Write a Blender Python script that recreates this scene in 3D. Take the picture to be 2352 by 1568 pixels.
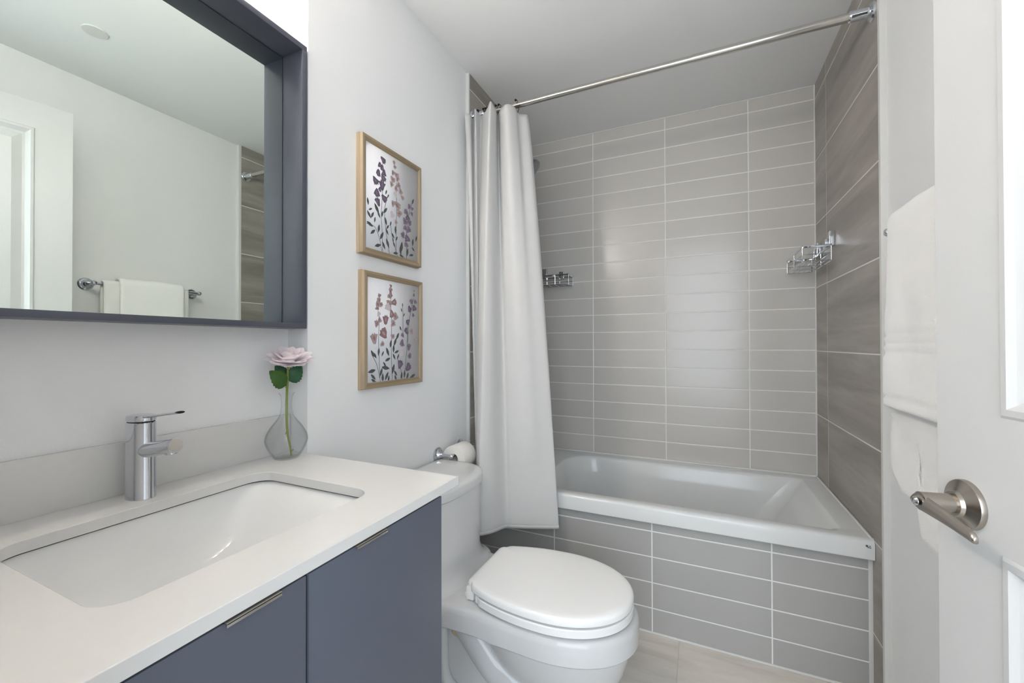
import bpy, bmesh, math, random
from mathutils import Vector, Matrix, noise
from math import sin, cos, pi, sqrt, radians

for o in list(bpy.data.objects):
    bpy.data.objects.remove(o)
S = bpy.context.scene
COL = S.collection
EYE = 1.166                                   # camera height above the floor; heights below are floor-based

# ------------------------------------------------------------------ camera
yaw, pitch, roll = 0.426361, 0.007447, -0.002137
fw = Vector((-sin(yaw)*cos(pitch), cos(yaw)*cos(pitch), sin(pitch)))
rt = Vector((cos(yaw), sin(yaw), 0)); up = rt.cross(fw)
r2 = rt*cos(roll) + up*sin(roll); u2 = up*cos(roll) - rt*sin(roll)
cam_d = bpy.data.cameras.new('camera'); cam = bpy.data.objects.new('camera', cam_d); COL.objects.link(cam)
cam_d.sensor_fit = 'HORIZONTAL'; cam_d.sensor_width = 36; cam_d.lens = 947.779/2352*36
cam_d.clip_start = 0.01; cam_d.clip_end = 50
M = Matrix((r2, u2, -fw)).transposed().to_4x4(); M.translation = (0, 0, EYE)
cam.matrix_world = M
S.camera = cam

# ------------------------------------------------------------------ colour, world, lights
S.view_settings.view_transform = 'Standard'; S.view_settings.look = 'None'
S.view_settings.gamma = 1; S.view_settings.use_curve_mapping = False
S.view_settings.exposure = 1.0
W = bpy.data.worlds.new('hall_daylight'); S.world = W; W.use_nodes = True
W.node_tree.nodes['Background'].inputs[0].default_value = (0.89, 0.955, 1.0, 1)
W.node_tree.nodes['Background'].inputs[1].default_value = 0.55

def area(name, loc, target, sx, sy, power, col):
    l = bpy.data.lights.new(name, 'AREA'); l.shape = 'RECTANGLE'; l.size = sx; l.size_y = sy
    l.energy = power; l.color = col
    o = bpy.data.objects.new(name, l); COL.objects.link(o); o.location = loc
    o.rotation_euler = (Vector(target) - Vector(loc)).to_track_quat('-Z', 'Z').to_euler()
    return o
# daylight from the hall outside the open doorway behind the camera
area('hall_window_light', (0.25, -1.30, 1.55), (-0.15, 1.6, 1.2), 2.4, 2.2, 33.5, (0.80, 0.90, 1.0))

# ------------------------------------------------------------------ mesh helpers
def add_tmp(bm, t):
    me = bpy.data.meshes.new('tmp'); t.to_mesh(me); t.free(); bm.from_mesh(me); bpy.data.meshes.remove(me)
def box(bm, x0, x1, y0, y1, z0, z1, bev=0.0, seg=2, f=None):
    t = bmesh.new(); bmesh.ops.create_cube(t, size=1)
    for v in t.verts:
        v.co = Vector(((x0+x1)/2 + v.co.x*(x1-x0), (y0+y1)/2 + v.co.y*(y1-y0), (z0+z1)/2 + v.co.z*(z1-z0)))
    if bev: bmesh.ops.bevel(t, geom=t.edges[:], offset=bev, segments=seg, profile=0.6, affect='EDGES')
    if f:
        for v in t.verts: v.co = f(v.co)
    add_tmp(bm, t)
def loft(bm, rings, cap0=True, cap1=True, closed=True):
    R = [[bm.verts.new(p) for p in r] for r in rings]
    n = len(R[0])
    for a, b in zip(R, R[1:]):
        for i in range(n if closed else n-1):
            j = (i+1) % n
            try: bm.faces.new((a[i], a[j], b[j], b[i]))
            except ValueError: pass
    if cap0: bm.faces.new(R[0][::-1])
    if cap1: bm.faces.new(R[-1])
    return R
def tube(bm, pts, r, n=12, caps=True, sq=None):
    pts = [Vector(p) for p in pts]; k = len(pts)
    rr = r if isinstance(r, (list, tuple)) else [r]*k
    tan = [(pts[min(i+1, k-1)] - pts[max(i-1, 0)]).normalized() for i in range(k)]
    a = Vector((0, 0, 1)) if abs(tan[0].z) < 0.9 else Vector((1, 0, 0))
    u = (a - tan[0]*a.dot(tan[0])).normalized(); rings = []
    for i in range(k):
        u = (u - tan[i]*u.dot(tan[i])).normalized(); w = tan[i].cross(u)
        rings.append([pts[i] + (u*cos(2*pi*j/n)*(sq[0] if sq else 1) + w*sin(2*pi*j/n)*(sq[1] if sq else 1))*rr[i] for j in range(n)])
    loft(bm, rings, caps, caps)
def lathe(bm, prof, org, axis=(0, 0, 1), n=32, cap0=True, cap1=True):
    ax = Vector(axis).normalized(); a = Vector((0, 0, 1)) if abs(ax.z) < 0.9 else Vector((1, 0, 0))
    u = (a - ax*a.dot(ax)).normalized(); w = ax.cross(u); o = Vector(org)
    loft(bm, [[o + ax*h + (u*cos(2*pi*j/n) + w*sin(2*pi*j/n))*max(r, 1e-5) for j in range(n)] for r, h in prof], cap0, cap1)
def curve(pts, n=8):
    """Catmull-Rom through pts"""
    P = [Vector(p) for p in pts]; P = [2*P[0]-P[1]] + P + [2*P[-1]-P[-2]]; out = []
    for i in range(1, len(P)-2):
        a, b, c, d = P[i-1:i+3]
        for k in range(n):
            t = k/n
            out.append(0.5*((2*b) + (c-a)*t + (2*a-5*b+4*c-d)*t*t + (3*b-a-3*c+d)*t**3))
    return out + [P[-2]]
def build(name, bm, mats, parent=None, sharp=35, org=None, recalc=True):
    if recalc: bmesh.ops.recalc_face_normals(bm, faces=bm.faces[:])
    o0 = parent_org(parent) if parent else Vector(org or (0, 0, 0))
    for v in bm.verts: v.co -= o0
    me = bpy.data.meshes.new(name); bm.to_mesh(me); bm.free()
    for m in (mats if isinstance(mats, (list, tuple)) else [mats]): me.materials.append(m)
    me.polygons.foreach_set('use_smooth', [True]*len(me.polygons))
    if sharp: me.set_sharp_from_angle(angle=radians(sharp))
    o = bpy.data.objects.new(name, me); COL.objects.link(o)
    if parent: o.parent = parent
    else: o.location = o0
    return o
def parent_org(p):
    v = Vector(p.location)
    while p.parent: p = p.parent; v = v + Vector(p.location)
    return v
def thing(name, label, cat, loc, group=None):
    o = bpy.data.objects.new(name, None); COL.objects.link(o); o.location = loc
    o.empty_display_size = 0.05
    return tag(o, label, cat, group)
def tag(o, label, cat, group=None):
    o['label'] = label; o['category'] = cat
    if group: o['group'] = group
    return o
def struct(name, bm, m, sharp=35):
    o = build(name, bm, m, sharp=sharp); o['kind'] = 'structure'; return o

# ------------------------------------------------------------------ materials
def lin(c):
    return tuple((x/255/12.92 if x <= 10 else ((x/255+0.055)/1.055)**2.4) for x in c) + (1,)
def mat(name, rgb, rough=0.5, metal=0.0, spec=0.5, bump=None, var=None, trans=0, ior=1.45, emit=None, coat=0, sheen=0, sss=0):
    m = bpy.data.materials.new(name); m.use_nodes = True; N = m.node_tree.nodes; Lk = m.node_tree.links
    b = N['Principled BSDF']; I = b.inputs
    c = lin(rgb); I['Base Color'].default_value = c; I['Roughness'].default_value = rough; I['Metallic'].default_value = metal
    I['Specular IOR Level'].default_value = spec; I['IOR'].default_value = ior
    I['Transmission Weight'].default_value = trans; I['Coat Weight'].default_value = coat; I['Coat Roughness'].default_value = 0.06
    I['Sheen Weight'].default_value = sheen
    I['Subsurface Weight'].default_value = sss; I['Subsurface Scale'].default_value = 0.01
    if emit: I['Emission Color'].default_value = lin(emit[0]); I['Emission Strength'].default_value = emit[1]
    tc = N.new('ShaderNodeTexCoord')
    if var:                                    # (scale, amount) soft mottling of the colour
        nz = N.new('ShaderNodeTexNoise'); nz.inputs['Scale'].default_value = var[0]; nz.inputs['Detail'].default_value = 3
        mx = N.new('ShaderNodeMix'); mx.data_type = 'RGBA'
        mx.inputs['A'].default_value = tuple(x*(1-var[1]) for x in c[:3]) + (1,); mx.inputs['B'].default_value = tuple(min(1, x*(1+var[1])) for x in c[:3]) + (1,)
        Lk.new(tc.outputs['Object'], nz.inputs['Vector']); Lk.new(nz.outputs['Fac'], mx.inputs['Factor']); Lk.new(mx.outputs['Result'], I['Base Color'])
    if bump:                                   # (scale, distance)
        nb = N.new('ShaderNodeTexNoise'); nb.inputs['Scale'].default_value = bump[0]; nb.inputs['Detail'].default_value = 2
        bp = N.new('ShaderNodeBump'); bp.inputs['Distance'].default_value = bump[1]; bp.inputs['Strength'].default_value = 1
        Lk.new(tc.outputs['Object'], nb.inputs['Vector']); Lk.new(nb.outputs['Fac'], bp.inputs['Height']); Lk.new(bp.outputs['Normal'], I['Normal'])
    return m
def math_n(N, Lk, op, a, b=None):
    n = N.new('ShaderNodeMath'); n.operation = op
    for i, v in enumerate((a, b)):
        if v is None: continue
        if isinstance(v, (int, float)): n.inputs[i].default_value = v
        else: Lk.new(v, n.inputs[i])
    return n.outputs[0]
def tile_mat(name, rgb, grout, ua, u0, pu, v0, pv, g=0.0045, rough=0.19, tone=0.02, vein=None, va='Z', gvar=1.0, lip=0.0006):
    """stack-bonded tiles on a plane: u along axis ua (lines at u0 + k*pu), v along va (lines at v0 + k*pv)"""
    m = bpy.data.materials.new(name); m.use_nodes = True; N = m.node_tree.nodes; Lk = m.node_tree.links
    b = N['Principled BSDF']; tc = N.new('ShaderNodeTexCoord'); sx = N.new('ShaderNodeSeparateXYZ'); Lk.new(tc.outputs['Object'], sx.inputs[0])
    def cell(ax, o, p):
        t = math_n(N, Lk, 'DIVIDE', math_n(N, Lk, 'SUBTRACT', sx.outputs[ax], o), p)
        fl = math_n(N, Lk, 'FLOOR', t); fr = math_n(N, Lk, 'SUBTRACT', t, fl)
        d = math_n(N, Lk, 'MULTIPLY', math_n(N, Lk, 'MINIMUM', fr, math_n(N, Lk, 'SUBTRACT', 1.0, fr)), p)
        return fl, d
    cu, du = cell(ua, u0, pu); cv, dv = cell(va, v0, pv)
    d = math_n(N, Lk, 'MINIMUM', du, dv)
    mr = N.new('ShaderNodeMapRange'); mr.interpolation_type = 'SMOOTHSTEP'
    mr.inputs['From Min'].default_value = g/2-0.0006; mr.inputs['From Max'].default_value = g/2+0.0006
    Lk.new(d, mr.inputs['Value']); mask = mr.outputs['Result']          # 0 grout, 1 tile
    cb = N.new('ShaderNodeCombineXYZ'); Lk.new(cu, cb.inputs[0]); Lk.new(cv, cb.inputs[1])
    wn = N.new('ShaderNodeTexWhiteNoise'); wn.noise_dimensions = '3D'; Lk.new(cb.outputs[0], wn.inputs['Vector'])
    c = lin(rgb)
    mx = N.new('ShaderNodeMix'); mx.data_type = 'RGBA'
    mx.inputs['A'].default_value = tuple(x*(1-tone) for x in c[:3])+(1,); mx.inputs['B'].default_value = tuple(x*(1+tone) for x in c[:3])+(1,)
    Lk.new(wn.outputs['Value'], mx.inputs['Factor']); col = mx.outputs['Result']
    if vein:
        # vein = (mapping rotation euler, stretch scale xyz, dark rgb, light rgb, amount)
        mp = N.new('ShaderNodeMapping'); mp.inputs['Rotation'].default_value = vein[0]; mp.inputs['Scale'].default_value = vein[1]
        ofs = N.new('ShaderNodeVectorMath'); ofs.operation = 'SCALE'; Lk.new(wn.outputs['Color'], ofs.inputs[0]); ofs.inputs['Scale'].default_value = 1.7
        ad = N.new('ShaderNodeVectorMath'); ad.operation = 'ADD'; Lk.new(tc.outputs['Object'], ad.inputs[0]); Lk.new(ofs.outputs[0], ad.inputs[1])
        Lk.new(ad.outputs[0], mp.inputs['Vector'])
        nz = N.new('ShaderNodeTexNoise'); nz.inputs['Scale'].default_value = 1; nz.inputs['Detail'].default_value = 6; nz.inputs['Roughness'].default_value = 0.6; nz.inputs['Distortion'].default_value = 0.5
        Lk.new(mp.outputs[0], nz.inputs['Vector'])
        rp = N.new('ShaderNodeValToRGB'); e = rp.color_ramp.elements
        e[0].position = 0.30; e[0].color = lin(vein[2]); e[1].position = 0.72; e[1].color = lin(vein[3])
        k = rp.color_ramp.elements.new(0.5); k.color = c
        Lk.new(nz.outputs['Fac'], rp.inputs[0])
        m2 = N.new('ShaderNodeMix'); m2.data_type = 'RGBA'; m2.inputs['Factor'].default_value = vein[4]
        Lk.new(col, m2.inputs['A']); Lk.new(rp.outputs[0], m2.inputs['B']); col = m2.outputs['Result']
    mg = N.new('ShaderNodeMix'); mg.data_type = 'RGBA'; mg.inputs['A'].default_value = lin(grout)
    Lk.new(mask, mg.inputs['Factor']); Lk.new(col, mg.inputs['B']); Lk.new(mg.outputs['Result'], b.inputs['Base Color'])
    mr2 = N.new('ShaderNodeMapRange'); mr2.inputs['To Min'].default_value = 0.75; mr2.inputs['To Max'].default_value = rough
    Lk.new(mask, mr2.inputs['Value']); Lk.new(mr2.outputs['Result'], b.inputs['Roughness'])
    # soft pillowed edge plus a slight wave in the glaze
    ms = N.new('ShaderNodeMapRange'); ms.interpolation_type = 'SMOOTHSTEP'
    ms.inputs['From Min'].default_value = g/2-0.001; ms.inputs['From Max'].default_value = g/2+0.0025
    ms.inputs['To Max'].default_value = lip; Lk.new(d, ms.inputs['Value'])
    nw = N.new('ShaderNodeTexNoise'); nw.inputs['Scale'].default_value = 7; nw.inputs['Detail'].default_value = 0
    Lk.new(tc.outputs['Object'], nw.inputs['Vector'])
    hs = math_n(N, Lk, 'ADD', ms.outputs['Result'], math_n(N, Lk, 'MULTIPLY', nw.outputs['Fac'], 0.0005*gvar))
    bp = N.new('ShaderNodeBump'); bp.inputs['Distance'].default_value = 1.0; bp.inputs['Strength'].default_value = 1.0
    Lk.new(hs, bp.inputs['Height']); Lk.new(bp.outputs['Normal'], b.inputs['Normal'])
    return m
def thin_glass(name):
    """thin clear glass: straight-through transmission with a Fresnel sheen"""
    m = bpy.data.materials.new(name); m.use_nodes = True; N = m.node_tree.nodes; Lk = m.node_tree.links
    N.remove(N['Principled BSDF']); out = N['Material Output']
    lw = N.new('ShaderNodeLayerWeight'); lw.inputs['Blend'].default_value = 0.5
    cr = N.new('ShaderNodeValToRGB'); cr.color_ramp.elements[0].position = 0.5; cr.color_ramp.elements[0].color = (0.993, 0.995, 0.995, 1)
    cr.color_ramp.elements[1].position = 0.99; cr.color_ramp.elements[1].color = (0.80, 0.82, 0.82, 1); Lk.new(lw.outputs['Facing'], cr.inputs[0])
    tr = N.new('ShaderNodeBsdfTransparent'); Lk.new(cr.outputs[0], tr.inputs[0])
    gl = N.new('ShaderNodeBsdfGlossy'); gl.inputs['Roughness'].default_value = 0.02
    fr = N.new('ShaderNodeValToRGB'); e = fr.color_ramp.elements; e[0].position = 0.0; e[0].color = (0.014, 0.014, 0.014, 1); e[1].position = 1.0; e[1].color = (0.5, 0.5, 0.5, 1)
    k = e.new(0.75); k.color = (0.03, 0.03, 0.03, 1); Lk.new(lw.outputs['Facing'], fr.inputs[0])
    mx = N.new('ShaderNodeMixShader'); Lk.new(fr.outputs[0], mx.inputs[0]); Lk.new(tr.outputs[0], mx.inputs[1]); Lk.new(gl.outputs[0], mx.inputs[2])
    Lk.new(mx.outputs[0], out.inputs['Surface']); return m
def petal_mat(name, rgb):
    m = bpy.data.materials.new(name); m.use_nodes = True; N = m.node_tree.nodes; Lk = m.node_tree.links
    N.remove(N['Principled BSDF']); d = N.new('ShaderNodeBsdfDiffuse'); t = N.new('ShaderNodeBsdfTranslucent'); x = N.new('ShaderNodeMixShader')
    tc = N.new('ShaderNodeTexCoord'); nz = N.new('ShaderNodeTexNoise'); nz.inputs['Scale'].default_value = 35; Lk.new(tc.outputs['Object'], nz.inputs['Vector'])
    mc = N.new('ShaderNodeMix'); mc.data_type = 'RGBA'; c = lin(rgb); mc.inputs['A'].default_value = c
    mc.inputs['B'].default_value = (c[0], c[1]*0.95, c[2]*0.975, 1); Lk.new(nz.outputs['Fac'], mc.inputs['Factor'])
    for s in (d, t): Lk.new(mc.outputs['Result'], s.inputs['Color'])
    x.inputs[0].default_value = 0.42; Lk.new(d.outputs[0], x.inputs[1]); Lk.new(t.outputs[0], x.inputs[2]); Lk.new(x.outputs[0], N['Material Output'].inputs['Surface'])
    return m
def wood_mat(name, rgb, dark, axis):
    m = mat(name, rgb, 0.5); N = m.node_tree.nodes; Lk = m.node_tree.links; tc = N['Texture Coordinate']
    mp = N.new('ShaderNodeMapping'); sc = [90, 90, 90]; sc['XYZ'.index(axis)] = 4; mp.inputs['Scale'].default_value = sc
    nz = N.new('ShaderNodeTexNoise'); nz.inputs['Scale'].default_value = 1; nz.inputs['Detail'].default_value = 4
    rp = N.new('ShaderNodeValToRGB'); rp.color_ramp.elements[0].position = 0.3; rp.color_ramp.elements[0].color = lin(dark)
    rp.color_ramp.elements[1].position = 0.65; rp.color_ramp.elements[1].color = lin(rgb)
    Lk.new(tc.outputs['Object'], mp.inputs['Vector']); Lk.new(mp.outputs[0], nz.inputs['Vector']); Lk.new(nz.outputs['Fac'], rp.inputs[0])
    Lk.new(rp.outputs[0], N['Principled BSDF'].inputs['Base Color'])
    return m

PAINT = mat('wall_paint', (243, 243, 243), 0.55, spec=0.3, bump=(350, 0.0002))
CEIL = mat('ceiling_paint', (244, 244, 243), 0.8, spec=0.2)
DOORP = mat('door_paint', (210, 209, 207), 0.35, spec=0.4)
CAULK = mat('white_caulk', (225, 224, 220), 0.45)
QUARTZ = mat('white_quartz', (222, 221, 219), 0.22, var=(60, 0.012))
BASIN = mat('sink_ceramic', (240, 240, 239), 0.08)
SEAM_SHADE = mat('sink_seam_shade', (92, 88, 78), 0.8)
CERAM = mat('white_ceramic', (214, 214, 214), 0.08)
ACRYL = mat('white_acrylic', (224, 225, 224), 0.14)
PLAST = mat('white_plastic_seat', (246, 245, 243), 0.25)
SLATE = mat('slate_laminate', (92, 97, 109), 0.42, var=(25, 0.015))
SLATED = mat('slate_frame_laminate', (84, 86, 98), 0.38, var=(25, 0.015))
DARK = mat('dark_gap', (22, 24, 34), 0.8)
MIRR = mat('mirror_silver', (232, 240, 234), 0.0, metal=1)
CHROME = mat('chrome', (212, 214, 218), 0.06, metal=1)
NICKEL = mat('brushed_nickel', (178, 170, 160), 0.27, metal=1)
SATIN = mat('satin_steel', (200, 196, 190), 0.2, metal=1)
BRONZE = mat('dark_bronze', (38, 33, 30), 0.35, metal=0.6)
GLASS = thin_glass('clear_glass')
OAK = wood_mat('pale_oak', (176, 158, 132), (152, 134, 110), 'Z')
OAKY = wood_mat('pale_oak_rail', (164, 145, 117), (140, 122, 97), 'Y')
PAPER = mat('print_paper', (222, 222, 226), 0.6)
TERRY = mat('white_terry', (250, 248, 245), 0.95, spec=0.1, bump=(420, 0.0011), sheen=0.3)
CLOTH = mat('white_curtain_cloth', (206, 205, 203), 0.8, spec=0.15, bump=(1400, 0.0002), sheen=0.15)
TISSUE = mat('tissue_paper', (238, 234, 228), 0.95, spec=0.1)
SHADE = mat('frosted_lamp_glass', (255, 250, 240), 0.5, emit=((255, 248, 240), 27.0))
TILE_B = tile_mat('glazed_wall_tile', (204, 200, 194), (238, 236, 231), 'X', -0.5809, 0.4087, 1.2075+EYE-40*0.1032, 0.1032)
TILE_A = tile_mat('shade_toned_apron_tile', (176, 175, 172), (236, 235, 232), 'X', -0.1792, 0.4145, -0.7572+EYE-10*0.1032, 0.1032)  # same tile as the back wall, the apron's shade put into a darker colour
VEIN = ((0.42, 0, 0), (6, 1.2, 11), (126, 119, 112), (180, 173, 164), 0.9)
TILE_R = tile_mat('stone_wall_tile_right', (152, 145, 137), (236, 233, 227), 'Y', 2.2742, 0.6145, 1.2041+EYE-10*0.3096, 0.3096, g=0.0045, rough=0.3, tone=0.06, vein=VEIN, gvar=0.5)
TILE_L = tile_mat('stone_wall_tile_left', (152, 145, 137), (236, 233, 227), 'Y', 2.2742, 0.6145, 1.2041+EYE-10*0.3096, 0.3096, g=0.0045, rough=0.3, tone=0.06, vein=VEIN, gvar=0.5)
TILE_F = tile_mat('stone_floor_tile', (220, 213, 203), (204, 198, 189), 'X', -0.078, 0.61, 1.45, 0.305, g=0.003, rough=0.35, tone=0.05,
                  vein=((0, 0, 0.12), (2.2, 15, 6), (198, 190, 180), (234, 228, 219), 0.85), va='Y', gvar=0.4)

# ------------------------------------------------------------------ room shell
XL, XP, XV, XR, XW = -0.980, -0.995, -1.075, 0.524, 0.542      # tiled left, painted left, vanity alcove back, tiled right, painted right
YB, YR, YA, YT, YF = 2.4664, 0.8120, 1.7606, 1.683, 0.050      # back, alcove reveal, apron, tile edge, front wall
ZC = 2.4435
b = bmesh.new(); box(b, -1.3, 0.8, -0.15, 2.7, -0.1, 0); struct('floor', b, TILE_F)
b = bmesh.new(); box(b, -1.3, 0.8, -0.15, 2.7, ZC, ZC+0.1); struct('ceiling', b, CEIL)
b = bmesh.new(); box(b, XL-0.2, XR+0.2, YB, YB+0.12, 0, ZC); struct('wall_back', b, TILE_B)
b = bmesh.new(); box(b, XR, XR+0.2, YT, YB, 0, ZC); struct('wall_shower_right', b, TILE_R)
b = bmesh.new(); box(b, XL-0.2, XL, YT, YB, 0, ZC); struct('wall_shower_left', b, TILE_L)
b = bmesh.new(); box(b, XW, XW+0.182, YF-0.12, YT, 0, ZC); struct('wall_right', b, PAINT)
b = bmesh.new()                                                   # painted left wall with the vanity alcove cut into it
pl = [(XP, YT), (XP, YR), (XV, YR), (XV, 0.045), (XP-0.2, 0.045), (XP-0.2, YT)]
loft(b, [[Vector((x, y, 0)) for x, y in pl], [Vector((x, y, ZC)) for x, y in pl]])
struct('wall_left', b, PAINT)
b = bmesh.new()                                                   # front wall around the doorway the camera stands in
box(b, XV-0.12, -0.33, YF-0.12, YF-0.005, 0, ZC); box(b, 0.485, XW, YF-0.12, YF-0.005, 0, ZC); box(b, -0.33, 0.485, YF-0.12, YF-0.005, 2.21, ZC)
struct('wall_front', b, PAINT)
# white edge strips and caulk lines
b = bmesh.new(); box(b, XR, XW+0.001, YT-0.016, YT, 0, ZC, 0.001); struct('trim_1', b, CAULK)
b = bmesh.new(); box(b, XP-0.001, XL, YT-0.010, YT, 0, ZC, 0.001); struct('trim_2', b, CAULK)
b = bmesh.new(); g = 0.005
box(b, XR-g, XR, YB-g, YB, 0.515, ZC); struct('trim_3', b, CAULK)
b = bmesh.new(); box(b, XL, XL+g, YB-g, YB, 0.515, ZC); struct('trim_4', b, CAULK)
b = bmesh.new(); box(b, XL, XR, YB-0.003, YB, ZC-0.004, ZC); struct('trim_5', b, CAULK)
b = bmesh.new(); box(b, XL, XR, YA-0.004, YA, 0.0, 0.006); struct('trim_6', b, CAULK)
b = bmesh.new(); box(b, XR-0.012, XR, YA-0.003, YA, 0.006, 0.45, 0.001); struct('trim_7', b, CAULK)
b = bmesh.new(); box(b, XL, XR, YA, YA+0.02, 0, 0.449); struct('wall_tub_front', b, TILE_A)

# ------------------------------------------------------------------ door standing open against the right wall
D0 = Vector((0.3275, 0.8365, 0)); DD = Vector((0.17292744, -0.98493457, 0)); DN = Vector((-0.98493457, -0.17292744, 0))
def dw(l, o, z): return D0 + DD*l + DN*o + Vector((0, 0, z))
b = bmesh.new(); DW, DZ0, DZ1, DT = 0.762, 0.012, 2.170, 0.035
PAN = [(0.108, 0.654, 0.150, 0.899), (0.108, 0.654, 1.072, 2.062)]
def quad(b, *p): b.faces.new([b.verts.new(q) for q in p])
def face_side(o, s):
    LS, ZS = (0, 0.108, 0.654, DW), (DZ0, 0.150, 0.899, 1.072, 2.062, DZ1)
    for i in range(3):
        for k in range(5):
            if i == 1 and k in (1, 3): continue
            quad(b, dw(LS[i], o, ZS[k]), dw(LS[i+1], o, ZS[k]), dw(LS[i+1], o, ZS[k+1]), dw(LS[i], o, ZS[k+1]))
    for l0, l1, z0, z1 in PAN:
        prof = [(0, 0), (0.004, 0.003), (0.012, 0.0035), (0.018, -0.003), (0.026, -0.009), (0.034, -0.009), (0.062, -0.002)]
        rings = [[dw(l0+i, o+s*h, z0+i), dw(l1-i, o+s*h, z0+i), dw(l1-i, o+s*h, z1-i), dw(l0+i, o+s*h, z1-i)] for i, h in prof]
        loft(b, rings, False, True)
face_side(0, 1); face_side(-DT, -1)
LS, ZS = (0, 0.108, 0.654, DW), (DZ0, 0.150, 0.899, 1.072, 2.062, DZ1)
rim_ = [(l, DZ0) for l in LS] + [(DW, z) for z in ZS[1:]] + [(l, DZ1) for l in LS[-2::-1]] + [(0, z) for z in ZS[-2:0:-1]]
for (l0, z0), (l1, z1) in zip(rim_, rim_[1:]+rim_[:1]):
    quad(b, dw(l0, 0, z0), dw(l1, 0, z1), dw(l1, -DT, z1), dw(l0, -DT, z0))
bmesh.ops.remove_doubles(b, verts=b.verts[:], dist=0.0002)
door = struct('door_1', b, DOORP, sharp=4)
HZ = EYE-0.2227; HL = 0.0545
b = bmesh.new()
lathe(b, [(0.0335, 0), (0.0335, 0.004), (0.0325, 0.0065), (0.031, 0.0072), (0.024, 0.0098), (0.018, 0.0132), (0.0162, 0.0175)], dw(HL, 0, HZ), DN, 40)
rose = build('handle_rosette', b, NICKEL, door)
b = bmesh.new()
tube(b, [dw(HL, 0.016, HZ), dw(HL, 0.0545, HZ)], 0.0128, 28)
# blade: a flat curved paddle sweeping back along the door
rings = []
for k in range(41):
    t = 0.5-0.5*cos(pi*k/40); LL = 0.0985; rr = 0.0130; l = HL-rr + t*LL; d0 = t*LL; d1 = LL-d0
    h = rr+(0.0068-rr)*t
    if d0 < rr: h *= sqrt(max(0.004, 1-((rr-d0)/rr)**2))
    if d1 < 0.007: h *= sqrt(max(0.004, 1-((0.007-d1)/0.007)**2))
    zc = HZ-0.017*t**1.15; oc = 0.0555-0.008*sin(t*pi*0.5)
    th = 0.0052*(1-0.2*t)*(1 if min(d0, d1) > 0.004 else 0.5+0.5*sqrt(min(d0, d1)/0.004))
    rings.append([dw(l, oc+th*0.9*sin(a)*(1 if sin(a) > 0 else 0.8)-0.002*cos(a)**2, zc+h*cos(a)) for a in [2*pi*j/20 for j in range(20)]])
loft(b, rings)
lev = build('handle_lever', b, NICKEL, door, 40)
b = bmesh.new(); lathe(b, [(0.0062, 0), (0.0062, 0.0012), (0.0045, 0.003), (0.001, 0.0035)], dw(HL+0.001, 0.0595, HZ), DN, 20); build('privacy_button', b, CHROME, door)

# ------------------------------------------------------------------ vanity
CX1, CX0 = -0.503, XV                        # counter front / back
CZ = EYE-0.301                               # counter top height
CN, CF = 0.052, YR-0.001                     # counter near / far end
cab = thing('vanity_cabinet', 'slate grey vanity cabinet with flat doors under the white countertop', 'cabinet', (-0.79, 0.414, 0))
b = bmesh.new()

for q in ((XV+0.005, -0.526, 0.083, 0.099, 0.10, CZ-0.0205), (XV+0.005, -0.526, 0.729, 0.745, 0.10, CZ-0.0205), (XV+0.005, -0.526, 0.099, 0.729, 0.10, 0.116), (XV+0.005, XV+0.015, 0.099, 0.729, 0.116, CZ-0.0205)): box(b, *q)
box(b, XV+0.03, -0.57, 0.09, 0.738, 0.0, 0.10)
build('cabinet_body', b, SLATED, cab)
for y0, y1, hy0, hy1 in ((0.4155, 0.7455, 0.500, 0.571), (0.083, 0.4108, 0.300, 0.3695)):
    b = bmesh.new(); box(b, -0.5245, -0.5055, y0, y1, 0.102, CZ-0.0235, 0.0008)
    d = build('cabinet_door', b, SLATE, cab)
    b = bmesh.new()
    box(b, -0.524, -0.4990, hy0, hy1, CZ-0.0232, CZ-0.0216)
    box(b, -0.5010, -0.4990, hy0, hy1, CZ-0.0266, CZ-0.0218, 0.0004)
    build('edge_pull', b, SATIN, d)['label'] = 'slim satin metal edge pull'
# countertop with the sink cut-out
def rrect(x0, x1, y0, y1, r, z, n=8):
    out = []
    for cx, cy, a0 in ((x1-r, y1-r, 0), (x0+r, y1-r, 90), (x0+r, y0+r, 180), (x1-r, y0+r, 270)):
        for k in range(n+1):
            a = radians(a0+90*k/n); out.append(Vector((cx+r*cos(a), cy+r*sin(a), z)))
    return out
SX0, SX1, SY0, SY1 = -0.955, -0.613, 0.231, 0.658
b = bmesh.new(); zb = CZ-0.020
inn = rrect(SX0, SX1, SY0, SY1, 0.042, 0, 10); n = len(inn)
outr = []
for i, p in enumerate(inn):                      # outer ring matched point for point with the opening's corner groups
    q = i//11; outr.append(((CX1, CF), (CX0, CF), (CX0, CN), (CX1, CN))[q])
def lev_ring(ps, z): return [b.verts.new((p[0], p[1], z)) for p in ps]
e = 0.0012
it, ib = lev_ring(inn, CZ), lev_ring(inn, zb)
corn = ((CX1, CF), (CX0, CF), (CX0, CN), (CX1, CN))
ot, ob = lev_ring(corn, CZ), lev_ring(corn, zb)
for (I, O) in ((it, ot), (ib, ob)):
    for i in range(n):
        j = (i+1) % n; qi, qj = i//11, j//11
        f = (I[i], I[j], O[qi]) if qi == qj else (I[i], I[j], O[qj], O[qi])
        b.faces.new(f)
for i in range(n): b.faces.new((it[i], it[(i+1) % n], ib[(i+1) % n], ib[i]))
for i in range(4): b.faces.new((ot[i], ot[(i+1) % 4], ob[(i+1) % 4], ob[i]))
o = build('countertop', b, QUARTZ, org=(-0.79, 0.43, CZ-0.02))
bv = o.modifiers.new('bevel', 'BEVEL'); bv.width = 0.0012; bv.segments = 2; bv.limit_method = 'ANGLE'; bv.angle_limit = radians(60)
tag(o, 'white quartz countertop with a rectangular sink cut-out', 'countertop')
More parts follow.
